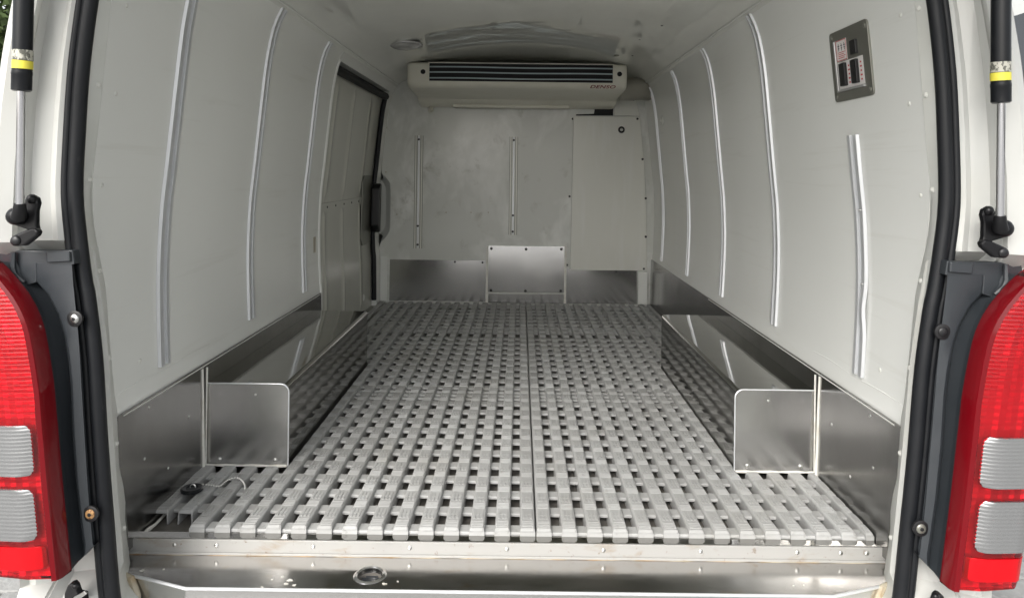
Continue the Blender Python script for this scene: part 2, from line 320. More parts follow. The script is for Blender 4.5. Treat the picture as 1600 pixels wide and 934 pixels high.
# ---- steel kick plates along the walls
zk = [FLOOR + (KICKTOP + .006 - FLOOR) * i / 6 for i in range(7)]
for s in (-1, 1):
    spans = ((lambda z: yfront(z) - .012, 1.772), (lambda z: 1.776, 2.84 if s < 0 else BACK))
    for k, (a, b) in enumerate(spans):
        kp = MB().shell(wall_rows(s, zk, a, b, 8, .005), outward(s, .004)).build('kick_plate', 'kick', van)
        if k == 0:
            for y, z in ((1.50, -.60), (1.60, -.66), (1.70, -.58), (1.52, -.50)): rivet((s * (W(z) - .005), y, Z(z)), (-s, 0, 0), 'screw', .0035, .002, kp)
    MB().tube([Vector((s * (W(z) - .006), 1.774 + .003 * math.sin(i * 1.3) * (i < 3), Z(z))) for i, z in enumerate([-.735 + .245 * k / 12 for k in range(13)])], [.0042 - .00014 * min(i, 12) for i in range(13)], 7).build('sealant_bead', 'sealant', van, True)
    MB().tube([Vector((s * (W(-.487) - .005), yfront(-.487) + .01 + (2.82 - 1.42) * i / 20, Z(-.4855))) for i in range(21)], .0016, 6).build('sealant_bead', 'flange', van, True)
    MB().tube([Vector((s * (W(-.75) - .012), 1.47 + .30 * i / 10, Z(-.747 + .002 * math.sin(i * 2)))) for i in range(11)], [.0035 + .001 * math.sin(i * 1.9) for i in range(11)], 7).build('sealant_bead', 'sealant', van, True)

# ---- wheel arch boxes
ARX, ARTOP, AR0, AR1 = .552, -.533, 1.798, 2.75
for s in (-1, 1):
    ARX = .552 if s < 0 else .5575
    zt = Z(ARTOP); xw = W(ARTOP) - .0055
    n = 5; r = .012; sec = [(xw, zt), (ARX + r, zt)] + [(ARX + r - r * math.sin(math.pi / 2 * k / n), zt - r + r * math.cos(math.pi / 2 * k / n)) for k in range(1, n + 1)] + [(ARX, Z(FLOOR))]
    rows = [[Vector((s * x, y, z)) for x, z in sec] for y in [AR0 + (AR1 - AR0) * i / 12 for i in range(13)]]
    m = MB().grid(rows); end = [Vector((s * x, AR1, z)) for x, z in sec] + [Vector((s * xw, AR1, Z(FLOOR)))]
    o = len(m.v); m.v += [tuple(p) for p in end]; m.f.append(tuple(range(o, o + len(end))))
    arch = m.build('wheel_arch_box', 'steel', van, True)
    xw2 = W(-.6) - .0065; rr = .02
    out = [(xw2, -.731), (ARX - .006, -.731), (ARX - .006, ARTOP - rr + .004)] + [(ARX - .006 + rr - rr * math.cos(math.pi / 2 * k / 6), ARTOP + .004 - rr + rr * math.sin(math.pi / 2 * k / 6)) for k in range(1, 7)] + [(xw2, ARTOP + .004)]
    MB().prism([(s * x, AR0 - .008, Z(z)) for x, z in out], (0, .006, 0)).build('end_plate', 'brushed', arch, bevel=.0012)
    edge = [Vector((s * x, AR0 - .0065, Z(z))) for x, z in out[1:]]
    MB().tube(edge, .0020, 6).build('plate_edging', 'alu', arch, True)
    MB().tube([Vector((s * (xw2 - .001), AR0 - .007, Z(-.73 + .24 * i / 8))) for i in range(9)], .0024, 6).build('sealant_bead', 'sealant', arch, True)
    MB().tube([Vector((s * (ARX - .004 + (xw2 - ARX) * i / 9), AR0 - .009, Z(-.729))) for i in range(10)], [.003 + .001 * math.sin(i * 2.1) for i in range(10)], 6).build('sealant_bead', 'sealant', arch, True)
    for x, z in ((ARX + .025, -.715), (xw2 - .035, -.715), (ARX + .075, -.555)): rivet((s * x, AR0 - .0085, Z(z)), (0, -1, 0), 'screw', .0055 if z < -.7 else .003, .003, arch)

ARX = .552
# ---- floor tray, threshold, step
tray = MB().box(-.752, .752, 1.466, BACK, Z(FLOOR) - .02, Z(FLOOR)).build('floor_tray', 'tray', van)
thr = MB().box(-.765, .765, 1.459, 1.486, Z(-.757), Z(-.7412)).build('threshold', 'steel', van, bevel=.0015)
bar = MB().box(-.765, .765, 1.4535, 1.4585, Z(-.7675), Z(-.7406)).build('riveted_bar', 'sillbar', thr, bevel=.0012)
MB().tube([Vector((-.762 + 1.524 * i / 60, 1.4525, Z(-.7690) + .0008 * math.sin(i * 1.3))) for i in range(61)], [.0030 + .0003 * math.sin(i * 1.9) for i in range(61)], 7).build('sealant_bead', 'oldseal', thr, True)
for x in (272, 338, 489, 640, 792, 943, 1095, 1246, 1314, 1355):
    p = px(x, 858, 1.453); rivet((p.x, 1.4535, Z(-.752)), (0, -1, 0), 'screw', .0045, .002, thr)
dc = Vector((px(578, 902, 1.385).x, 1.385, Z(-.770)))
circ = lambda c, r, n=28, dz=0: [Vector((c.x + r * math.cos(2 * math.pi * k / n), c.y + r * math.sin(2 * math.pi * k / n), c.z + dz)) for k in range(n)]
LED = [(-.755, 1.4565), (-.755, 1.39), (-.674, 1.367), (-.588, 1.337), (.600, 1.337), (.690, 1.367), (.755, 1.39), (.755, 1.4565)]
step = MB().prism([(x, y, Z(-.770)) for x, y in LED], (0, 0, -.004), [circ(dc, .0235)]).build('rear_step', 'sill', van)
MB().prism([(x, 1.346, Z(z)) for x, z in ((-.69, -.895), (.69, -.895), (.66, -.99), (.56, -1.02), (-.56, -1.02), (-.66, -.99))], (0, .01, 0)).build('lower_apron', 'flange', van, bevel=.003)
# flange of the step under the bar, rolled front edge and face below
MB().box(-.755, .755, 1.4495, 1.4560, Z(-.7698), Z(-.7690) + .004).build('step_lip', 'sillbar', step, bevel=.001)
fe = [Vector((x, y - .001, Z(-.771))) for x, y in LED[1:-1]]
MB().tube(fe, .0030, 8).build('step_edging', 'alu', step, True)
rows = [[Vector((p.x, p.y, Z(-.774))) for p in fe], [Vector((p.x, p.y - .001, Z(-.90))) for p in fe]]
MB().shell(rows, lambda i, j, p: p + Vector((0, .004, 0))).build('step_face', 'brushed', step)
for s in (-1, 1):
    MB().tube([Vector((s * a, b, Z(c))) for a, b, c in ((.722, 1.372, -.767), (.705, 1.368, -.772), (.69, 1.362, -.80), (.68, 1.35, -.84), (.672, 1.345, -.88))], [.006, .007, .0065, .006, .006], 7).build('sealant_bead', 'oldseal', step, True)
# drain: raised ring, sunk cup with grating
rg = MB(); rgs = []
for r, dz in ((.0235, -.012), (.0235, .0015), (.0260, .0035), (.0295, .0022), (.0315, .0004)): rgs.append(circ(dc, r, 28, dz))
rg.grid(rgs, True); drain = rg.build('drain', 'brushed', step, True)
cup = MB().grid([circ(dc, .0236, 28, -.003), circ(dc, .0232, 28, -.020)], True); o = len(cup.v); cup.v += [tuple(p) for p in circ(dc, .0232, 28, -.020)]; cup.f.append(tuple(range(o, o + 28)))
cup.build('drain_cup', 'tray', step, True)
gm = MB()
for k in range(-3, 4):
    h = math.sqrt(max(.0225 ** 2 - (k * .0065) ** 2, 1e-6))
    gm.box(dc.x - h, dc.x + h, dc.y + k * .0065 - .001, dc.y + k * .0065 + .001, dc.z - .014, dc.z - .012)
gt = gm.build('drain_grating', 'trim', step); gt['kind'] = 'stuff'
# dried white residue on the step
def flake(x, y, r, parent, z=-.7695):
    n = 11; pts = [(x + r * (0.4 + random.random()) * math.cos(6.283 * k / n) * .9, y + r * (0.4 + random.random()) * .6 * math.sin(6.283 * k / n), Z(z)) for k in range(n)]
    MB().prism(pts, (0, 0, .0006)).build('dried_residue', 'sealant', parent)
for x, y, r in ((452, 906, .007), (441, 901, .003), (425, 905, .003), (446, 912, .005), (460, 914, .004), (600, 912, .005), (622, 908, .0025), (222, 891, .006), (410, 917, .003), (256, 889, .002), (1240, 915, .002), (1256, 914, .002)):
    p = px(x, y, 1.0); t = (Z(-.770) - CAMZ) / (p.z - CAMZ); flake(CAMX + (p.x - CAMX) * t, t, r, step)

# ---- front bulkhead
bm_out = [(x, z) for z, x in SECT] + [(p.x, p.y) for p in cs[1:]]
def P4(x, y, d=BACK): return px(x, y, d)
notch = [(-.752, -.02), (-.722, -.05), (-.705, -.075), (-.702, -.13), (-.702, -.31), (-.707, -.345), (-.722, -.37), (-.752, -.40)]
left_col = [(-x, z) for x, z in reversed(bm_out[:-1])]         # top to floor on the left
top = [p for p in left_col if p[1] > .0]; low = [p for p in left_col if p[1] < -.42]
outline = [(x, z) for x, z in bm_out] + top + notch + low
bulk = MB().prism([(x, BACK, Z(z)) for x, z in outline], (0, .012, 0)).build('bulkhead', 'bulkhead', van)
pan0 = [Vector((x, BACK + .006, Z(z))) for x, z in notch]; pan1 = [Vector((-.79, BACK + .006, Z(z))) for x, z in notch]
pan2 = [Vector((-.79 + (x + .79) * .55, BACK + .075, Z(-.21 + (z + .21) * .8))) for x, z in notch]
pan3 = [Vector((-.80, BACK + .075, Z(-.21 + (z + .21) * .8))) for x, z in notch]
MB().grid([pan0, [p.lerp(q, .75) + Vector((.012, -.01, 0)) for p, q in zip(pan0, pan2)], pan2, pan3]).build('handle_recess', 'lining', bulk, True)
def bplate(name, x0, y0, x1, y1, t, m, parent=bulk, bev=.0015):
    a, b = P4(x0, y0), P4(x1, y1)
    return MB().box(a.x, b.x, BACK - t, BACK - .0005, b.z, a.z).build(name, m, parent, bevel=bev)
bplate('steel_plate', 609, 405, 761, 471, .003, 'bulksteel'); bplate('steel_plate', 883, 418, 996, 475, .003, 'bulksteel')
raised = bplate('access_cover', 763, 383, 882, 457, .011, 'bulksteel'); bplate('access_cover_foot', 763, 458, 882, 474, .007, 'bulksteel')
for x, y in ((768, 388), (822, 389), (877, 389), (767, 453), (821, 454), (876, 454)): rivet((P4(x, y).x, BACK - .011, P4(x, y).z), (0, -1, 0), 'darkrivet', .008, .003, bulk, 'screw')
for x, y in ((711, 409), (754, 410)): rivet((P4(x, y).x, BACK - .003, P4(x, y).z), (0, -1, 0), 'darkrivet', .006, .002, bulk, 'screw')
for x in (761, 883):                              # white joint strips beside the cover
    a, b = P4(x - 1.2, 384), P4(x + 1.2, 473); MB().box(a.x, b.x, BACK - .012, BACK - .003, b.z, a.z).build('joint_strip', 'sealant', bulk)
pts = [P4(896, 182, BACK - .016), P4(1000, 182, BACK - .016), P4(1007, 260, BACK - .016), P4(1010, 330, BACK - .016), P4(1011, 423, BACK - .016), P4(891, 422, BACK - .016)]
sp = MB().prism(pts, (0, .014, 0)).build('service_panel', 'panel', van, bevel=.002)
pts = [P4(960, 150, BACK - .013), P4(992, 148, BACK - .013), P4(1000, 181.5, BACK - .013), P4(960, 181, BACK - .013)]
MB().prism(pts, (0, .011, 0)).build('panel_extension', 'panel', sp, bevel=.002)
p = P4(971, 203, BACK - .016); MB().dome(p, (0, -1, 0), .019, .008, 18, 3, .004).build('latch', 'blackplastic', sp, True); MB().dome(p + Vector((0, -.007, 0)), (0, -1, 0), .009, .004, 12, 2, .002).build('latch_key', 'screw', sp, True)
for x, y in ((990, 156), (996, 186), (1004, 249), (1009, 310), (1009, 370), (1006, 420), (963, 424)): rivet(P4(x, y, BACK - .017), (0, -1, 0), 'darkrivet', .0065, .003, sp, 'screw')
for x, y in ((895, 186), (890, 307), (886, 414)): rivet(P4(x, y, BACK - .001), (0, -1, 0), 'darkrivet', .0065, .003, bulk, 'screw')
for x, y in ((697, 332), (736, 332), (763, 332), (603, 269), (620, 335), (602, 418), (604, 200)): rivet(P4(x, y, BACK - .0005), (0, -1, 0), 'brass', .004, .001, bulk, 'screw')
# dark gap above the service panel
pts = [P4(930, 167, BACK - .002), P4(958, 166, BACK - .002), P4(958, 181, BACK - .002), P4(900, 181, BACK - .002), P4(900, 179, BACK - .002), P4(928, 178, BACK - .002)]
MB().prism(pts, (0, .0015, 0)).build('cable_gap', 'dark', bulk)
# vertical tie rails on the bulkhead
for x0, y0, y1 in ((655, 212, 388), (803, 214, 367)):
    a, b = P4(x0, y0, BACK - .001), P4(x0 - .5, y1, BACK - .001)
    m = MB().box(a.x - .020, a.x + .020, BACK - .004, BACK - .0008, b.z, a.z)
    for dx0, dx1, d in ((-.020, -.015, .009), (.015, .020, .009), (-.005, .005, .009)): m.box(a.x + dx0, a.x + dx1, BACK - d, BACK - .0038, b.z, a.z)
    tr = m.build('bulkhead_rail', 'panel', van)
    MB().box(a.x - .0055, a.x + .0055, BACK - .0125, BACK - .0085, b.z + .004, a.z - .004).build('rail_lip', 'alu', tr, bevel=.002)
    for dx in (-.0105, .0105, -.0215, .0215): MB().box(a.x + dx - .0022, a.x + dx + .0022, BACK - .0046, BACK - .0006, b.z, a.z).build('rail_groove', 'plate', tr)
    for t in (.035, .80, .965): rivet((a.x, BACK - .0125, a.z + (b.z - a.z) * t), (0, -1, 0), 'darkrivet', .0065, .002, tr, 'screw')
MB().box(-.752, -.716, BACK - .006, BACK - .001, Z(-.727), Z(-.48)).build('corner_post', 'lining', van, bevel=.001)
a, b = P4(996, 424), P4(1010, 474); MB().box(a.x, b.x, BACK - .03, BACK - .001, b.z, a.z).build('corner_post', 'lining', van, bevel=.002)

# ---- sliding door in the left wall
DX = .028; zd = [FLOOR + (.41 - FLOOR) * i / 44 for i in range(45)]
def dsurf(z, y, off=0): return Vector((-(W(z) + DX - off), y, Z(z)))
def bead(y):
    return max(0, 1 - abs(y) / .010)
rows = []
ys = sorted(set([2.80 + 1.16 * i / 12 for i in range(13)] + [yy + d for yy in (3.02, 3.33, 3.68) for d in (-.012, -.006, 0, .006, .012)]))
for z in zd:
    rows.append([dsurf(z, y, (.006 * max(bead(y - yy) for yy in (3.02, 3.33, 3.68))) if abs(z + .15) > .05 and z < .34 and z > -.69 else 0) for y in ys])
door = MB().shell(rows, outward(-1, .02)).build('sliding_door', 'doorskin', van, True)
zst = [-.175 + .034 * i / 3 for i in range(4)]
MB().shell([[dsurf(z, 2.88 + .98 * j / 6, .008) for j in range(7)] for z in zst], outward(-1, .006)).build('door_strip', 'doorskin', door)
for y in (2.92, 3.04, 3.18, 3.33, 3.48, 3.63): rivet(dsurf(-.158, y, .009), (1, 0, 0), 'darkrivet', .005, .002, door, 'screw')
MB().tube([dsurf(.395, 2.85 + 1.09 * i / 12, .018) for i in range(13)], .020, 8).build('door_seal', 'dark', door, True)
MB().tube([dsurf(z, 3.945, .016) for z in zd[2:]], .0135, 8).build('door_seal', 'rubber', door, True)
hp = [(-.074, 3.905), (-.10, 3.875), (-.30, 3.875), (-.335, 3.905), (-.335, 3.935), (-.074, 3.935)]
MB().prism([dsurf(z, y, .02) for z, y in hp], (.042, 0, 0)).build('door_handle', 'blackplastic', door, bevel=.008, seg=3)
MB().prism([dsurf(z, y, .002) for z, y in ((-.03, 3.72), (-.06, 3.70), (-.36, 3.70), (-.39, 3.73), (-.39, 3.93), (-.03, 3.93))], (.006, 0, 0)).build('handle_surround', 'plate', door, bevel=.003)
for z, y in ((-.66, 3.13), (-.66, 3.76)): MB().dome(dsurf(z, y, -.004), (1, 0, 0), .022, .008, 14, 3).build('door_bump_pad', 'flange', door, True)
zz = [FLOOR + .02 + (.43 - FLOOR - .02) * i / 40 for i in range(41)]
MB().tube([Vector((-(W(z) + .001), 2.848, Z(z))) for z in zz], .0075, 8).build('door_jamb_edging', 'lining', van, True)
MB().shell([[Vector((-(W(z) + d), 2.846 + e, Z(z))) for d, e in ((.003, 0), (.014, .003), (.05, .003))] for z in zz], lambda i, j, p: p + Vector((0, -.004, 0))).build('door_jamb', 'lining', van, True)
MB().box(-.785, -.70, 2.845, 3.95, Z(FLOOR), Z(-.735)).build('door_track', 'plate', van, bevel=.002)

# ---- ceiling dome lamp
p = px(632, 63, 3.08); dl = MB().dome((0, 0, 0), (0, 0, -1), .068, .026, 26, 6, .004).build('dome_lamp', 'lampwhite', van, True, at=(p.x, 3.10, Z(.534)))
MB().tube([(.071 * math.cos(k * math.pi / 14), .071 * math.sin(k * math.pi / 14), 0) for k in range(28)], .006, 6, True).build('lamp_bezel', 'silverpaint', dl, True, at=(p.x, 3.10, Z(.533)))
p = Vector((.455, 3.36, Z(.5385))); MB().dome((0, 0, 0), (0, 0, -1), .012, .005, 12, 3, .003).build('screw_reflection_dot', 'plate', van, True, at=p)  # grey dome stands in for the cooling unit screw's reflection in the ceiling
for x, y, z in ((.49, 2.92, .534), (.52, 2.62, .529), (.52, 3.3, .529)): rivet((x, y, Z(z)), (0, 0, -1), 'darkrivet', .005, .002, ceil, 'screw')
p = px(672, 172, 4.0); MB().tube([p + Vector((0, .06, .03)), p + Vector((0, .02, .01)), p, p + Vector((.012, -.005, .004))], .014, 10).build('drain_spout', 'cream', van, True)

# ---- switch panel on the right wall
def rw(y, z, d): return Vector((W(z) - d, y, Z(z)))
SY0, SY1, SZ0, SZ1 = 1.482, 1.662, .165, .320
def wplate(name, y0, y1, z0, z1, d0, d1, m, parent, bev=.001, rnd=0):
    c = [(y0, z0), (y1, z0), (y1, z1), (y0, z1)]
    if rnd:
        c = []
        for cy, cz, a0 in ((y1 - rnd, z1 - rnd, 0), (y0 + rnd, z1 - rnd, 90), (y0 + rnd, z0 + rnd, 180), (y1 - rnd, z0 + rnd, 270)):
            c += [(cy + rnd * math.cos(R(a0 + 22.5 * k)), cz + rnd * math.sin(R(a0 + 22.5 * k))) for k in range(5)]
    me = [rw(y, z, d1) for y, z in c]; m_ = MB().prism(me, (d1 - d0, 0, 0)); return m_.build(name, m, parent, bevel=bev)
swp = wplate('switch_panel', SY0, SY1, SZ0, SZ1, -.002, .004, 'plate', van, .0015, .010)
for y, z in ((SY0 + .012, SZ0 + .012), (SY1 - .012, SZ0 + .012), (SY0 + .012, SZ1 - .012), (SY1 - .012, SZ1 - .012)): rivet(rw(y, z, .004), (-1, 0, 0), 'plate', .006, .002, swp, 'screw')
# raised rim of the sunk switch field, white sticker fields, rockers
for y0, y1, z0, z1 in ((1.632, 1.640, .185, .298), (1.512, 1.632, .185, .190)): wplate('recess_rim', y0, y1, z0, z1, .003, .008, 'silverpaint', swp)
wplate('sticker', 1.580, 1.630, .252, .298, .003, .0052, 'paper', swp, 0)
wplate('switch_backing', 1.512, 1.630, .191, .250, .003, .0052, 'paper', swp, 0)
wplate('switch_button', 1.530, 1.556, .257, .287, .003, .010, 'blackplastic', swp, .001)
for y in (1.600, 1.545): wplate('rocker_switch', y - .013, y + .013, .196, .246, .003, .012, 'blackplastic', swp, .0015)
prn = MB(); prr = MB()
for k in range(3):
    y = 1.617 - k * .014
    for a, b, c, d in ((-.004, .004, .284, .286), (-.003, .003, .279, .281), (-.001, .001, .274, .290)): 
        q = [rw(y + a, c, .0056), rw(y + b, c, .0056), rw(y + b, d, .0056), rw(y + a, d, .0056)]; prn.prism(q, (.0004, 0, 0))
for k in range(4):
    q = [rw(1.622, .270 - k * .004, .0056), rw(1.587 + .006 * (k % 2), .270 - k * .004, .0056), rw(1.587 + .006 * (k % 2), .2715 - k * .004, .0056), rw(1.622, .2715 - k * .004, .0056)]; prr.prism(q, (.0004, 0, 0))
for a, b, c, d in ((1.581, 1.629, .296, .2975), (1.581, 1.629, .2525, .254), (1.581, 1.5822, .2525, .2975), (1.628, 1.629, .2525, .2975)):
    q = [rw(a, c, .0056), rw(b, c, .0056), rw(b, d, .0056), rw(a, d, .0056)]; prr.prism(q, (.0004, 0, 0))
for y in (1.577, 1.522):
    for k in range(5):
        h = .004 if k % 2 else .0028
        q = [rw(y - h, .200 + k * .009, .0056), rw(y + h, .200 + k * .009, .0056), rw(y + h, .2035 + k * .009, .0056), rw(y - h, .2035 + k * .009, .0056)]; prr.prism(q, (.0004, 0, 0))
prn.build('sticker_print', 'darkprint', swp)['kind'] = 'stuff'; prr.build('sticker_print', 'lens_red_print', swp)['kind'] = 'stuff'

# ------------------------------------------------------------------ rear body: flange, door seal, pillars, lamps
XO = sorted([(.66, .70), (.60, .745), (.45, .80), (.29, .838), (.19, .856), (.1, .867), (0, .875), (-.2, .880), (-.35, .872), (-.5, .852), (-.7, .823), (-.8, .829), (-1.15, .825)])
def xo(rel): return interp(rel, XO)
SLP = [(215, -235), (176, -140), (152, -60), (140, 0), (127, 100), (120, 200), (116, 300), (123, 380), (131, 440), (136, 467), (147, 560), (155, 690), (165, 820), (175, 934), (190, 990), (222, 1040), (300, 1085)]
YS = 1.27
SL = [px(x, y, YS) for x, y in SLP]; SLT = sorted([(p.z - CAMZ, -p.x) for p in SL])
def xs(rel): return interp(rel, SLT)
seal_l = smooth_poly(SL, 4)
loop = [Vector((p.x, p.y, p.z)) for p in seal_l] + [Vector((-.55 + 1.1 * k / 8, YS, seal_l[-1].z - .012)) for k in range(9)] + [Vector((-p.x, p.y, p.z)) for p in reversed(seal_l)] + [Vector((.58 - 1.16 * k / 8, YS, seal_l[0].z + .03 + .03 * math.sin(math.pi * k / 8))) for k in range(9)]
wseal = MB().tube([Vector((p.x * .996, p.y - .002, p.z)) for p in loop], .0128, 14, True).build('tailgate_seal', 'rubber', van, True)
def shifted(d, dy): return [Vector((p.x + (d if p.x < 0 else -d) * -1 if True else 0, p.y + dy, p.z)) for p in loop]
MB().tube([Vector((p.x * (1 + .0165), YS - .006, p.z + (.0 if abs(p.x) > .6 else math.copysign(.012, p.z - CAMZ)))) for p in loop], .0072, 10, True).build('seal_lip', 'rubber', wseal, True)

for s in (-1, 1):
    # flange between lining and seal
    fl = smooth_poly(FL3, 3); rows = []
    for p in fl:
        r = p.z - CAMZ; a = Vector((s * (xs(r) - .004), YS + .004, p.z)); b = Vector((s * -p.x, p.y - .003, p.z))
        if r > -.68: b.x = s * (W(r) - .0012)
        rows.append([a, a.lerp(b, .15) + Vector((-s * .004, -.002, 0)), a.lerp(b, .55) + Vector((-s * .002, 0, 0)), b, b + Vector((s * .012, .012, 0))])
    fg = MB().grid(rows).build('inner_flange', 'flange', van, True)
    for k, z in enumerate((.305, .135, -.033, -.195, -.36, -.525, -.70)):
        i = min(range(len(fl)), key=lambda q: abs(fl[q].z - CAMZ - z)); a, c = rows[i][2], rows[i][3]
        nrm = (Vector((-s, -.6, 0))).normalized(); rivet(a.lerp(c, .45) + nrm * .0005, nrm, 'whiterivet', .0052, .0025, fg)
    # pillar and body side: one skin from the seal round the corner to the cab
    rows = []
    zr = [.66 - (.66 + 1.12) * i / 70 for i in range(71)]
    for z in zr:
        a, b = xs(max(min(z, .55), -.92)) + .006, xo(z); wdt = b - a
        sec = [(a - .004, YS + .012), (a + .004, YS - .006), (a + wdt * .16, YS - .016), (a + wdt * .26, YS - .012), (a + wdt * .5, YS - .022), (b - .052, 1.222), (b - .050, 1.228), (b - .0475, 1.228), (b - .046, 1.218), (b - .024, 1.206), (b - .012, 1.208), (b - .004, 1.218), (b, 1.236), (b + .004, 1.30), (b + .010, 1.7), (b + .012, 3.0), (b + .006, 5.2)]
        if -.735 < z < -.145: sec = [(x, y + .035 if k < 11 else y + .012 * (k < 14)) for k, (x, y) in enumerate(sec)]
        rows.append([Vector((s * x, y, Z(z))) for x, y in sec])
    MB().grid(rows).build('body_side', 'paint', van, True)

# ---- lamp housings, tail lamps
HY = [(391, 110, 60, -12), (411, 113, 56, -14), (425, 114, 56, -4), (440, 115, 58, 9), (460, 117, 76, 25), (490, 120, 92, 42), (520, 123, 101, 52), (560, 126, 107, 60), (600, 128, 111, 66), (680, 133, 114, 73), (760, 138, 120, 80), (820, 143, 127, 86), (850, 146, 131, 90)]
LI = [(402, -30), (415, -14), (425, -4), (440, 9), (460, 25), (480, 37), (500, 46), (520, 52), (545, 57), (575, 62), (610, 67), (680, 73), (760, 80), (840, 88), (907, 95)]
for s in (-1, 1):
    sx = lambda p: Vector((s * -p.x, p.y, p.z))
    rows = []
    for k, (y, a, b, c) in enumerate(HY):
        if k == 0: continue
        ex = 1.246
        r = [px(a, y, 1.262), px(a - 1, y, 1.240), px(b + 3, y, 1.236), px(b, y, 1.238), px(b - 1.5, y, 1.256), px(b * .45 + c * .55, y, 1.232), px(c + 2, y, 1.196), px(c - 8, y, 1.192)]
        rows.append([sx(p) for p in r])
    # slanted lower edge
    r = [px(148, 852, 1.262), px(147, 852, 1.240), px(133, 866, 1.236), px(131, 868, 1.238), px(129.5, 870, 1.252), px(112, 886, 1.228), px(98, 902, 1.196), px(84, 905, 1.192)]
    rows.append([sx(p) for p in r])
    hs_ = MB().shell(rows, lambda i, j, p: p + Vector((0, .02, 0))).build('lamp_housing', 'trim', van, True)
    # pocket above the housing strip
    top = [(-14, 398), (0, 393), (30, 391), (72, 392), (113, 391), (116, 413), (56, 413), (57, 441), (20, 452), (5, 438), (-14, 417)]
    MB().prism([sx(px(x, y, 1.238)) for x, y in top], (0, .02, 0)).build('housing_pocket', 'trim', hs_, bevel=.003)
    MB().prism([sx(px(x, y, 1.2375)) for x, y in ((73, 393), (111, 392), (112, 408), (75, 410))], (0, -.005, 0)).build('pocket_plug', 'trim', hs_, bevel=.003)
    rib = [sx(px(x, y, 1.231)) for x, y in ((21, 394), (20, 418), (24, 430), (38, 441))]
    MB().tube(rib, [.004, .005, .005, .003], 6).build('pocket_rib', 'trim', hs_, True)
    for (x, y, mm) in (((113, 499, 'screw'), (138, 805, 'rust')) if s < 0 else ((114, 503, 'blackplastic'), (141, 812, 'plate'))):
        p = sx(px(x, y, 1.232)); MB().dome(p + Vector((0, .0055, 0)), (0, -1, 0), .0135, .0012, 18, 2, .004).build('screw_boss', 'blackplastic', hs_, True)
        sc = MB().dome(p + Vector((0, .0045, 0)), (0, -1, 0), .0085, .0025, 14, 3, .002).build('screw', mm, hs_, True)
        if mm == 'rust': sc['label'] = 'rusty brown screw'
        MB().dome(p + Vector((0, .0021, 0)), (0, -1, 0), .0035, .0008, 6, 1).build('screw_recess', 'dark', hs_, True)
    # --- tail lamp surface
    zi = sorted([(px(x, y, 1.185).z - CAMZ, -px(x, y, 1.185).x) for y, x in LI])
    zt, zb = zi[-1][0], zi[0][0]
    def prof(z, off=0.0):
        xi = interp(z, zi); xe = max(xo(z) + .010, xi + .004); m_ = .010
        return [(xi + .0005, 1.215), (xi, 1.190 - off), (xi + .003, 1.182 - off), (xi + (xe - xi) * .4, 1.173 - off), (xe - .016, 1.176 - off), (xe - .006 + off, 1.184 - off * .7), (xe + off, 1.200), (xe + .003 + off, 1.24), (xe - .002 + off, 1.315)]
    def surf(z, t, off=0.0):
        q = [Vector((a, b, 0)) for a, b in prof(z, off)]; L = [0]
        for a, b in zip(q, q[1:]): L.append(L[-1] + (b - a).length)
        d = t
        for k in range(len(q) - 1):
            if d <= L[k + 1] or k == len(q) - 2:
                f = (d - L[k]) / max(L[k + 1] - L[k], 1e-6); v = q[k].lerp(q[k + 1], min(f, 1)); return Vector((s * v.x, v.y, Z(z)))
    NR = 60; rows = []
    for i in range(NR + 1):
        v = i / NR; z = zt + (zb - zt) * v; pr = prof(z)
        lift = .022 * max(0, (v - .9) / .1) ** 2
        rows.append([Vector((s * a, b, Z(z + lift * (k / 8)))) for k, (a, b) in enumerate(pr)])
    m = MB().grid(rows); o = len(m.v) - 9; m.f.append(tuple(range(o, o + 9)))
    lamp = m.build('tail_lamp', 'red', van, True)
    # mirrored bowl behind the lens, with cells and a bulb
    br = []
    for i in range(91):
        z = zt - .015 + (zb - zt + .022) * i / 90; f = i / 90
        cell = .006 * abs(math.sin(math.pi * f * 4)) + .0012 * abs(math.sin(math.pi * f * 45))
        br.append([surf(z, .034 + .0085 * j, -.022 - cell * .5 + .010 * ((j - 8) / 8) ** 2 + .0015 * (j % 2)) for j in range(17)])
    MB().grid(br).build('reflector_bowl', 'bowl', lamp)
    # darker rim with its own step along the inner edge
    rr = []
    for i in range(NR + 1):
        z = zt - .012 + (zb - zt + .016) * i / NR; pr = prof(z, .0025); x0 = pr[1][0] - .0015
        wd = .016 + .012 * i / NR
        rr.append([Vector((s * x0, 1.212, Z(z))), Vector((s * x0, 1.186, Z(z))), Vector((s * (x0 + .004), 1.1785, Z(z))), Vector((s * (x0 + .011), 1.1765, Z(z))), Vector((s * (x0 + .0125), 1.180, Z(z)))])
    MB().grid(rr).build('lens_rim', 'redrim', lamp, True)
    # clear ribbed windows and the lower plain reflector
    def window(name, ya, yb, inset, m_, ribs, off, send=.16, cr=.014):
        za, zb_ = px(40, ya, 1.17).z - CAMZ, px(40, yb, 1.17).z - CAMZ; n = 66; rows = []
        for i in range(n + 1):
            z = za + (zb_ - za) * i / n; e = min(z - zb_, za - z); ins = inset + (cr - math.sqrt(max(cr * cr - (cr - e) ** 2, 0)) if e < cr else 0)
            rip = (.0004 * abs(math.sin(math.pi * ribs * i / n)) if ribs else 0); edge = 0 if 0 < i < n else -.004
            L0 = .0268; rows.append([surf(z - .012 * (j / 10) ** 2 * 0 , L0 + ins + (send - ins) * j / 12 if True else 0, off + rip + edge) for j in range(13)])
            rows[-1][0] = rows[-1][0] + Vector((0, .003, 0))
        return MB().grid(rows).build(name, m_, lamp, True)
    window('reversing_lens', 666, 747, .026, 'clear', 14, .0022)
    window('indicator_lens', 766, 848, .030, 'clear', 14, .0022)
    gz = [px(40, 640 + 215 * i / 120, 1.17).z - CAMZ for i in range(121)]
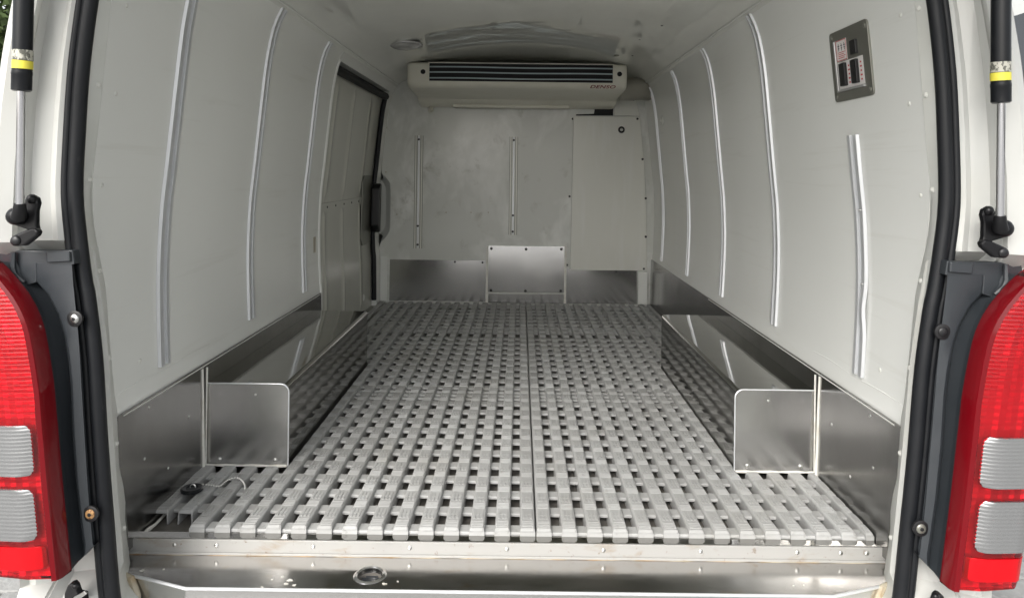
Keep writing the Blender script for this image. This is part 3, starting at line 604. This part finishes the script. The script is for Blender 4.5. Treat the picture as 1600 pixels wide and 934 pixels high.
    MB().grid([[surf(z, .0268 + .004 + .0042 * j, .0012 + .0007 * (i % 3 == 0) - .0014 * (j in (0, 3))) for j in range(4)] for i, z in enumerate(gz)]).build('lens_groove', 'redrim', lamp, False)
    window('reflector', 856, 893, .020, 'redplain', 0, .0014, cr=.006)
    # gas strut
    A, B, C = px(37.5, -150, 1.155), px(37, 0, 1.163), px(33.5, 140, 1.168)
    st_top = A; cyl = [sx(p) for p in (A, B, C)]
    D0, D1 = sx(px(33, 140, 1.168)), sx(px(31, 322, 1.176))
    strut = MB().tube([sx(A), sx(B), sx(px(34.6, 112, 1.167))], .0143, 20).build('gas_strut', 'cylinder', van, True)
    MB().tube([sx(px(34.6, 112, 1.167)), sx(px(34.4, 117, 1.167)), sx(px(34.3, 118, 1.167)), sx(px(33.6, 141, 1.168)), sx(px(33.5, 143, 1.168))], [.0148, .0150, .0146, .0146, .012], 20).build('strut_collar', 'cylinder', strut, True)
    MB().tube([D0, D1], .0062, 14).build('strut_rod', 'chrome', strut, True)
    MB().tube([sx(px(35.6, 79, 1.1655)), sx(px(35.4, 95, 1.166))], .01475, 24).build('strut_label', 'silverlabel', strut, True)
    MB().tube([sx(px(35.4, 95.5, 1.166)), sx(px(35, 108, 1.1665))], .01478, 24).build('strut_label', 'yellow', strut, True)
    # bracket: ball socket, plate and lug
    bk = MB().prism([sx(px(x, y, 1.20)) for x, y in ((38, 312), (42, 306), (50, 305), (57, 309), (59, 318), (56, 330), (56, 352), (58, 360), (50, 364), (40, 358), (22, 352), (12, 346), (10, 336), (16, 330), (30, 326), (38, 324))], (0, .012, 0)).build('strut_bracket', 'black', strut, bevel=.003, seg=3)
    MB().tube([sx(px(31, 318, 1.176)), sx(px(30.5, 330, 1.177)), sx(px(29, 340, 1.182))], [.0085, .010, .0115], 14).build('ball_socket', 'black', strut, True)
    MB().dome(sx(px(24, 338, 1.190)), (0, -1, 0), .0145, .012, 16, 5, .012).build('ball_cap', 'black', strut, True)
    MB().dome(sx(px(49, 311, 1.199)), (0, -1, 0), .008, .007, 12, 4, .004).build('bracket_bolt', 'black', strut, True)
    MB().prism([sx(px(x, y, 1.196)) for x, y in ((14, 374), (20, 368), (44, 358), (54, 356), (60, 362), (57, 369), (47, 377), (38, 384), (20, 385), (15, 381))], (0, .014, 0)).build('bracket_lug', 'black', strut, bevel=.004, seg=3)
    MB().dome(sx(px(24, 376, 1.195)), (0, -1, 0), .0085, .004, 12, 3, .004).build('bracket_bolt', 'blackplastic', strut, True)
    # rubber stop with steel catch low on the pillar
    bs = MB().prism([sx(px(x, y, 1.24)) for x, y in ((108, 940), (109, 918), (114, 906), (121, 903), (126, 908), (130, 920), (139, 922), (141, 940))], (0, -.016, 0)).build('bump_stop', 'blackplastic', van, bevel=.004, seg=2)
    MB().dome(sx(px(118, 915, 1.222)), (0, -1, 0), .006, .005, 10, 3, .003).build('stop_bolt', 'black', bs, True)
    MB().prism([sx(px(x, y, 1.223)) for x, y in ((116, 931), (134, 921), (138, 925), (120, 938))], (0, -.004, 0)).build('catch_plate', 'screw', bs, bevel=.001)

# ---- roof, tailgate, cab end, bumper, wheels (beyond the frame)
rf = []
for i in range(15):
    y = 1.25 + (5.2 - 1.25) * i / 14; rf.append([Vector((x, y, Z(z))) for x, z in [(-.702, .655), (-.66, .69), (-.55, .72), (-.3, .745), (0, .75), (.3, .745), (.55, .72), (.66, .69), (.702, .655)]])
MB().shell(rf, lambda i, j, p: p + Vector((0, 0, .012))).build('roof', 'paint', van, True)
MB().shell([[Vector((s_ * xo(z) * .99, 5.2, Z(z))) for s_ in (-1, -.5, 0, .5, 1)] for z in [.655 - 1.78 * k / 10 for k in range(11)]], lambda i, j, p: p + Vector((0, .02, 0))).build('cab_end', 'paint', van)
MB().box(-.70, .70, 1.262, 1.33, Z(.60), Z(.70)).build('roof_header', 'paint', van, bevel=.01)
MB().box(-.845, .845, 1.30, 5.2, Z(-1.12), Z(-.92)).build('chassis', 'blackplastic', van)
MB().box(-.84, .84, 1.12, 1.33, Z(-1.15), Z(-.93)).build('rear_bumper', 'paint', van, bevel=.03, seg=4)
tg = []
for k in range(9):
    t = k / 8; y = 1.22 - 1.05 * t; z = .72 + .10 * t + .05 * math.sin(math.pi * t); wd = .70 + .10 * math.sin(math.pi * min(t * .7, .5))
    tg.append([Vector((wd * a, y, Z(z + .02 * (1 - abs(a))))) for a in (-1, -.75, -.4, 0, .4, .75, 1)])
tgo = MB().shell(tg, lambda i, j, p: p + Vector((0, 0, .05))).build('tailgate', 'paint', van, True)
for s in (-1, 1):
    for y in (2.28, 4.75):
        wl = MB().tube([(s * .60, y, .33), (s * .62, y, .33), (s * .79, y, .33), (s * .81, y, .33)], [.28, .33, .33, .29], 28).build('wheel', 'tyre', van, True)
        MB().tube([(s * .78, y, .33), (s * .815, y, .33)], [.20, .19], 22).build('rim', 'silverpaint', wl, True)

# ------------------------------------------------------------------ cooling unit hanging under the ceiling
cu = tag(empty('cooling_unit', (0, 3.8, Z(.33))), 'cream cooling unit with dark louvred outlet hung under the ceiling at the bulkhead', 'cooling unit')
CX, CY = .537, 3.55
CO = -.003
gx0, gx1 = px(671, 110, CY).x, px(957.5, 110, CY).x; gz1, gz0 = Z(.5215), Z(.4345)
secs = [(3.72, .5235), (CY + .012, .5265), (CY, .518), (CY - .002, .50), (CY - .002, .436), (CY + .004, .418), (CY + .018, .408), (CY + .05, .402), (3.93, .386), (3.945, .368), (3.98, .358), (4.045, .350), (4.05, .50)]
def cas(x, shrink=0): return [Vector((x, y + (shrink if y < 3.6 else 0), Z(z) + (shrink * .5 if z < .45 else -shrink * .3))) for y, z in secs]
xsn = [-CX, -CX + .004, -CX + .014, -CX + .03, 0, CX - .03, CX - .014, CX - .004, CX]; shr = [.016, .008, .002, 0, 0, 0, .002, .008, .016]
rows = [cas(x + CO, k) for x, k in zip(xsn, shr)]
m = MB().grid(rows, True); n = len(secs); m.f.append(tuple(range(n))); m.f.append(tuple(len(m.v) - n + i for i in range(n)))
cas_o = m.build('casing', 'cream', cu, True)
# outlet: dark box set 3 mm proud with a frame, louvre fins in front
MB().box(gx0, gx1, CY - .0045, CY + .002, gz0, gz1).build('outlet', 'dark', cu, bevel=.0015)
fr = MB(); t = .005
for a, b, c, d in ((gx0 - t, gx1 + t, gz1, gz1 + .004), (gx0 - t, gx1 + t, gz0 - t, gz0), (gx0 - t, gx0, gz0, gz1), (gx1, gx1 + t, gz0, gz1)): fr.box(a, b, CY - .009, CY + .001, c, d)
fr.build('outlet_frame', 'cream', cu)
for z in (.5005, .4745, .4465):
    rows = [[Vector((gx0 + .001 + (gx1 - gx0 - .002) * j / 10, CY - .0085 + dy, Z(z) + dz + .0012 * math.sin(j * .9))) for j in range(11)] for dy, dz in ((0, 0), (.0, .0045), (.0035, .006))]
    MB().shell(rows, lambda i, j, p: p + Vector((0, .001, -.001))).build('louvre_fin', 'fin', cu, True)
for x in (661, 968):
    p = px(x, 116, CY); MB().dome((p.x, CY - .0015, Z(.479)), (0, -1, 0), .0125, .003, 16, 3, .002).build('screw_hole', 'dark', cu, True)
MB().box(-.355, .285, 3.965, 4.04, Z(.345), Z(.362)).build('drip_tray', 'cream', cu, bevel=.006, seg=3)
cv = bpy.data.curves.new('lettering', 'FONT'); cv.body = 'DENSO'; cv.size = .034; cv.shear = .3; cv.extrude = .0006; cv.align_x = 'LEFT'; cv.space_character = 1.08; cv.offset = .0006
cv.materials.append(M['maroon'])
tmp = bpy.data.objects.new('lettering', cv); COL.objects.link(tmp); dg = bpy.context.evaluated_depsgraph_get()
lme = bpy.data.meshes.new_from_object(tmp.evaluated_get(dg)); bpy.data.objects.remove(tmp); bpy.data.curves.remove(cv)
lt = link('lettering', lme, cu, at=(px(921, 146, CY).x, CY - .004, Z(.4085))); lt.rotation_euler = (R(90), 0, 0); lt.scale = (1.05, .62, 1)
# pipe cover from the unit to the wall
MB().tube([(CX - .01, 3.80, Z(.43)), (CX + .05, 3.80, Z(.435)), (CX + .11, 3.83, Z(.44)), (CX + .16, 3.86, Z(.43))], [.055, .06, .058, .05], 14).build('pipe_cover', 'olive', cu, True)

# ------------------------------------------------------------------ floor pallets
PITCH, SW = .0518, .0305
SEAM = .057
_slat = {}
def slat_mesh(L, w=SW, cut=False):
    key = (round(L, 3), round(w, 4), cut)
    if key in _slat: return _slat[key]
    h = .029; a = w / 2; m = MB()
    out = [(-a - .0012, -h), (-a, -.004), (-a + .0012, -.0014), (-a + .004, 0), (a - .004, 0), (a - .0012, -.0014), (a, -.004), (a + .0012, -h)]
    inn = [(a - .0022, -h), (a - .003, -.004), (-a + .003, -.004), (-a + .0022, -h)]
    ring = out + inn
    ends = [(0, .006), (.0015, .0022), (.0045, 0), (L - .0045, 0), (L - .0015, .0022), (L, .006)]
    rows = [[(x, y, z - (drop if z > -.02 and k < 8 else 0)) for k, (x, z) in enumerate(ring)] for y, drop in ends]
    m.grid(rows, True); n = len(ring); m.f.append(tuple(range(n))); m.f.append(tuple((len(ends) - 1) * n + k for k in range(n)))
    if not cut: m.box(-a - .0004, a + .0004, -.0006, .009, -h, -.0062)
    k = 0; y = .010
    while y < L - .045:                   # tread: four cross ridges, then an H-shaped patch
        for q in range(4):
            yy = y + q * .0068; m.box(-a + .003, a - .003, yy, yy + .0030, -.0006, .0014)
        if y + .075 < L:
            for x in (-a * .5, 0, a * .5): m.box(x - .0016, x + .0016, y + .034, y + .034 + .036, -.0006, .0013)
            m.box(-a + .005, a - .005, y + .0505, y + .0535, -.0006, .0008)
        y += .0815
    me = bpy.data.meshes.new('slat'); me.from_pydata(m.v, [], m.f)
    b = bmesh.new(); b.from_mesh(me); bmesh.ops.recalc_face_normals(b, faces=b.faces); b.to_mesh(me); b.free()
    me.materials.append(M['plastic']); _slat[key] = me; return me
_bar = {}
def bar_mesh(L, wd):
    key = (round(L, 3), round(wd, 3))
    if key not in _bar:
        m = MB(); c = .002
        sec = [(0, -.0155), (0, -.0095 - c), (c, -.0095), (wd - c, -.0095), (wd, -.0095 - c), (wd, -.0155)]
        m.grid([[(x, y, z) for y, z in sec] for x in (0, L)]); m.f.append(tuple(range(6))); m.f.append(tuple(range(6, 12)))
        me = bpy.data.meshes.new('cross_bar'); me.from_pydata([tuple(v) for v in m.v], [], m.f)
        b = bmesh.new(); b.from_mesh(me); bmesh.ops.recalc_face_normals(b, faces=b.faces); b.to_mesh(me); b.free()
        me.materials.append(M['plastic']); _bar[key] = me
    return _bar[key]
LABELS = {(0, -1): 'grey slatted pallet at the sill, carrying the black drain plug, with one corner cut away', (0, 1): 'grey slatted pallet at the sill with all corners whole and nothing on it',
          (1, -1): 'grey slatted pallet between the wheel boxes, on the sliding door side', (1, 1): 'grey slatted pallet between the wheel boxes, on the switch panel side',
          (2, -1): 'grey slatted pallet against the bulkhead, beside the sliding door', (2, 1): 'grey slatted pallet against the bulkhead, below the white service panel'}
ROWS = [(1.484, 2.464), (2.468, 3.430), (3.434, 4.046)]
for ri, (y0, y1) in enumerate(ROWS):
    for side in (-1, 1):
        pal = tag(empty('floor_pallet', (SEAM + side * .36, (y0 + y1) / 2, Z(FLOOR))), LABELS[(ri, side)], 'pallet', 'plastic pallets laid over the van floor')
        nsl = 16 if side < 0 else 14
        cols = []
        for k in range(nsl):
            x = SEAM + side * (.0168 + PITCH * k); w_ = SW
            if side > 0 and k == 13: x -= .010; w_ = .016
            a, b = y0, y1
            if abs(x) + SW / 2 > ARX + .0045:
                if ri == 0: b = AR0 - .012
                elif ri == 1: a = AR1 + .006
            if side < 0 and ri == 0 and k >= 14: a = 1.545
            cols.append((x, a, b, w_))
            link('slat', slat_mesh(b - a, w_, a == 1.545), pal, at=(x, a, Z(PTOP) + random.uniform(-.0006, .0006)))
        k = 0
        def span(a, b):
            ok = [c for c in cols if c[1] <= a + .006 and c[2] >= b - .006]
            xs_ = [c[0] for c in ok]; return (min(xs_) - .012, max(xs_) + .012) if ok else None
        bars = []; yb = y0 + .0045
        while yb + .033 < y1 - .115: bars.append((yb, .033)); yb += .0815
        for q in range(3): bars.append((y1 - .105 + q * .036, .016))
        for a, wd in bars:
            sp_ = span(a, a + wd)
            if sp_: link('cross_bar', bar_mesh(sp_[1] - sp_[0], wd), pal, at=(sp_[0], a, Z(PTOP)))

# ------------------------------------------------------------------ drain plug with bead chain lying on the pallet
def on_pallet(x, y, h=-.722):
    p = px(x, y, 1.0); t = h / (p.z - CAMZ); return Vector((CAMX + (p.x - CAMX) * t, t, Z(h)))
pc = on_pallet(300, 764, -.719)
plug = tag(empty('drain_plug', (pc.x, pc.y, Z(-.726))), 'black rubber drain plug on a bead chain, lying on the slats near the sill', 'drain plug')
c0 = Vector((pc.x, pc.y, Z(-.7255)))
pr_ = [circ(c0, r, 22, dz) for r, dz in ((.016, 0), (.0235, .004), (.0245, .009), (.021, .0115), (.014, .0105), (.0125, .0085))]
mp = MB().grid(pr_, True); mp.f.append(tuple(len(mp.v) - 22 + i for i in range(22))); mp.f.append(tuple(range(22))); mp.build('plug_disc', 'rubber', plug, True)
MB().tube([c0 + Vector((.006 * math.cos(t * .6), .004, .010 + .006 * math.sin(t * .6))) for t in range(11)], .0012, 6, True).build('plug_ring', 'screw', plug, True)
ch = smooth_poly([on_pallet(x, y, -.7225) for x, y in ((312, 757), (322, 757), (333, 758), (343, 759), (350, 754), (357, 749), (366, 746), (374, 747), (380, 752), (383, 760), (382, 764))], 8)
mc = MB(); last = None
for p in ch:
    if last is None or (p - last).length > .0055:
        mc.dome(p, (0, 0, 1), .0026, .0026, 7, 2); mc.dome(p, (0, 0, -1), .0026, .0026, 7, 2); last = p
mc.tube(ch[::3], .0006, 4)
mc.build('bead_chain', 'screw', plug, True)['kind'] = 'stuff'

# ------------------------------------------------------------------ outside: ground, pavers, tree, neighbouring van
gr = MB().box(-150, 150, -150, 250, -.5, 0).build('ground', ground_mat()); tag(gr, None, None, None, 'structure')
pv = [MB().box(-.146, .146, -.071, .071, -.01, .012).build('paver', 'paver', gr, bevel=.004, at=(0, 0, -1)) ]
proto = pv[0]; first = True
for xa, xb, ya, yb in ((1.2, 3.2, 1.7, 4.3), (-3.0, -1.2, 1.7, 4.1)):
    y = ya; row = 0
    while y < yb:
        x = xa + (.15 if row % 2 else 0)
        while x < xb:
            o = proto if first else proto.copy()
            if not first: COL.objects.link(o)
            first = False
            o.location = (x + random.uniform(-.002, .002), y, random.uniform(-.003, .003)); o.rotation_euler = (random.uniform(-.006, .006), random.uniform(-.006, .006), random.uniform(-.008, .008)); x += .30
        y += .15; row += 1

def make_tree(loc, h, rc, nleaf, label):
    t = tag(empty('tree', loc), label, 'tree'); L = Vector(loc)
    MB().tube([L, L + Vector((.05, 0, h * .3)), L + Vector((-.04, .06, h * .55)), L + Vector((0, 0, h * .8))], [.16, .12, .09, .03], 10).build('trunk', 'bark', t, True)
    for k in range(7):
        a = k * 2.4; b = L + Vector((0, 0, h * (.38 + .05 * k))); MB().tube([b, b + Vector((math.cos(a) * rc * .4, math.sin(a) * rc * .4, h * .1)), b + Vector((math.cos(a) * rc * .8, math.sin(a) * rc * .8, h * .16))], [.05, .035, .012], 6).build('limb', 'bark', t, True)
    m = MB(); cl = [(Vector((random.gauss(0, .45) * rc, random.gauss(0, .45) * rc, h * random.uniform(.4, 1.0))), rc * random.uniform(.22, .42)) for _ in range(26)]
    for i in range(nleaf):
        c, r = random.choice(cl); d = Vector((random.gauss(0, 1), random.gauss(0, 1), random.gauss(0, 1))).normalized() * r * random.random() ** .4
        p = L + c + d; u = Vector((random.gauss(0, 1), random.gauss(0, 1), random.gauss(0, 1))).normalized(); v = u.orthogonal().normalized(); q = .05 + .05 * random.random()
        m.add([p - u * q, p + v * q * .5, p + u * q, p - v * q * .5], [(0, 1, 2, 3)])
    m.build('crown', 'leaf', t)
make_tree((-8.35, 10.2, 0), 3.75, 1.25, 11000, 'small leafy green tree standing beyond the open van')

pk = tag(empty('parked_van', (4.3, 6.2, 0)), 'parked vehicle with dark side glass beyond the white van', 'van')
bx0, bx1, by0, by1 = 3.45, 5.1, 4.2, 8.6
secp = [(bx0 + .02, .35), (bx0, .9), (bx0 + .02, 1.35), (bx0 + .18, 2.66), (bx0 + .28, 2.78), (bx1 - .28, 2.78), (bx1 - .18, 2.66), (bx1 - .02, 1.35), (bx1, .9), (bx1 - .02, .35)]
m = MB().grid([[Vector((x + (0 if 0 < i < 5 else (.04 if x < 4.2 else -.04)), y, z)) for x, z in secp] for i, y in enumerate((by0, by0 + .1, 5.5, 6.5, by1 - .1, by1))], True)
m.f.append(tuple(range(10))); m.f.append(tuple(len(m.v) - 10 + i for i in range(10))); m.build('body', 'paint', pk, True)
for ya, yb in ((by0 + .18, by0 + 1.45), (by0 + 1.6, by0 + 2.9), (by0 + 3.05, by0 + 4.1)):
    fx = lambda z: bx0 + .02 + (z - 1.35) / 1.31 * .16
    MB().prism([(fx(1.42) - .006, ya, 1.42), (fx(1.42) - .006, yb, 1.42), (fx(2.58) - .006, yb - .05, 2.58), (fx(2.58) - .006, ya + .03, 2.58)], (.01, 0, 0)).build('side_window', 'glass', pk, bevel=.003)
MB().prism([(bx0 + .2, by0 - .004, 1.4), (bx1 - .2, by0 - .004, 1.4), (bx1 - .3, by0 - .004, 2.3), (bx0 + .3, by0 - .004, 2.3)], (0, .01, 0)).build('rear_window', 'glass', pk, bevel=.003)
for x in (bx0 + .12, bx1 - .12):
    for y in (by0 + .9, by1 - .9):
        s = -1 if x < 4 else 1
        wl = MB().tube([(x - s * .1, y, .34), (x - s * .09, y, .34), (x + s * .1, y, .34), (x + s * .115, y, .34)], [.30, .34, .34, .30], 26).build('wheel', 'tyre', pk, True)
        MB().tube([(x + s * .09, y, .34), (x + s * .12, y, .34)], [.21, .19], 20).build('rim', 'silverpaint', wl, True)
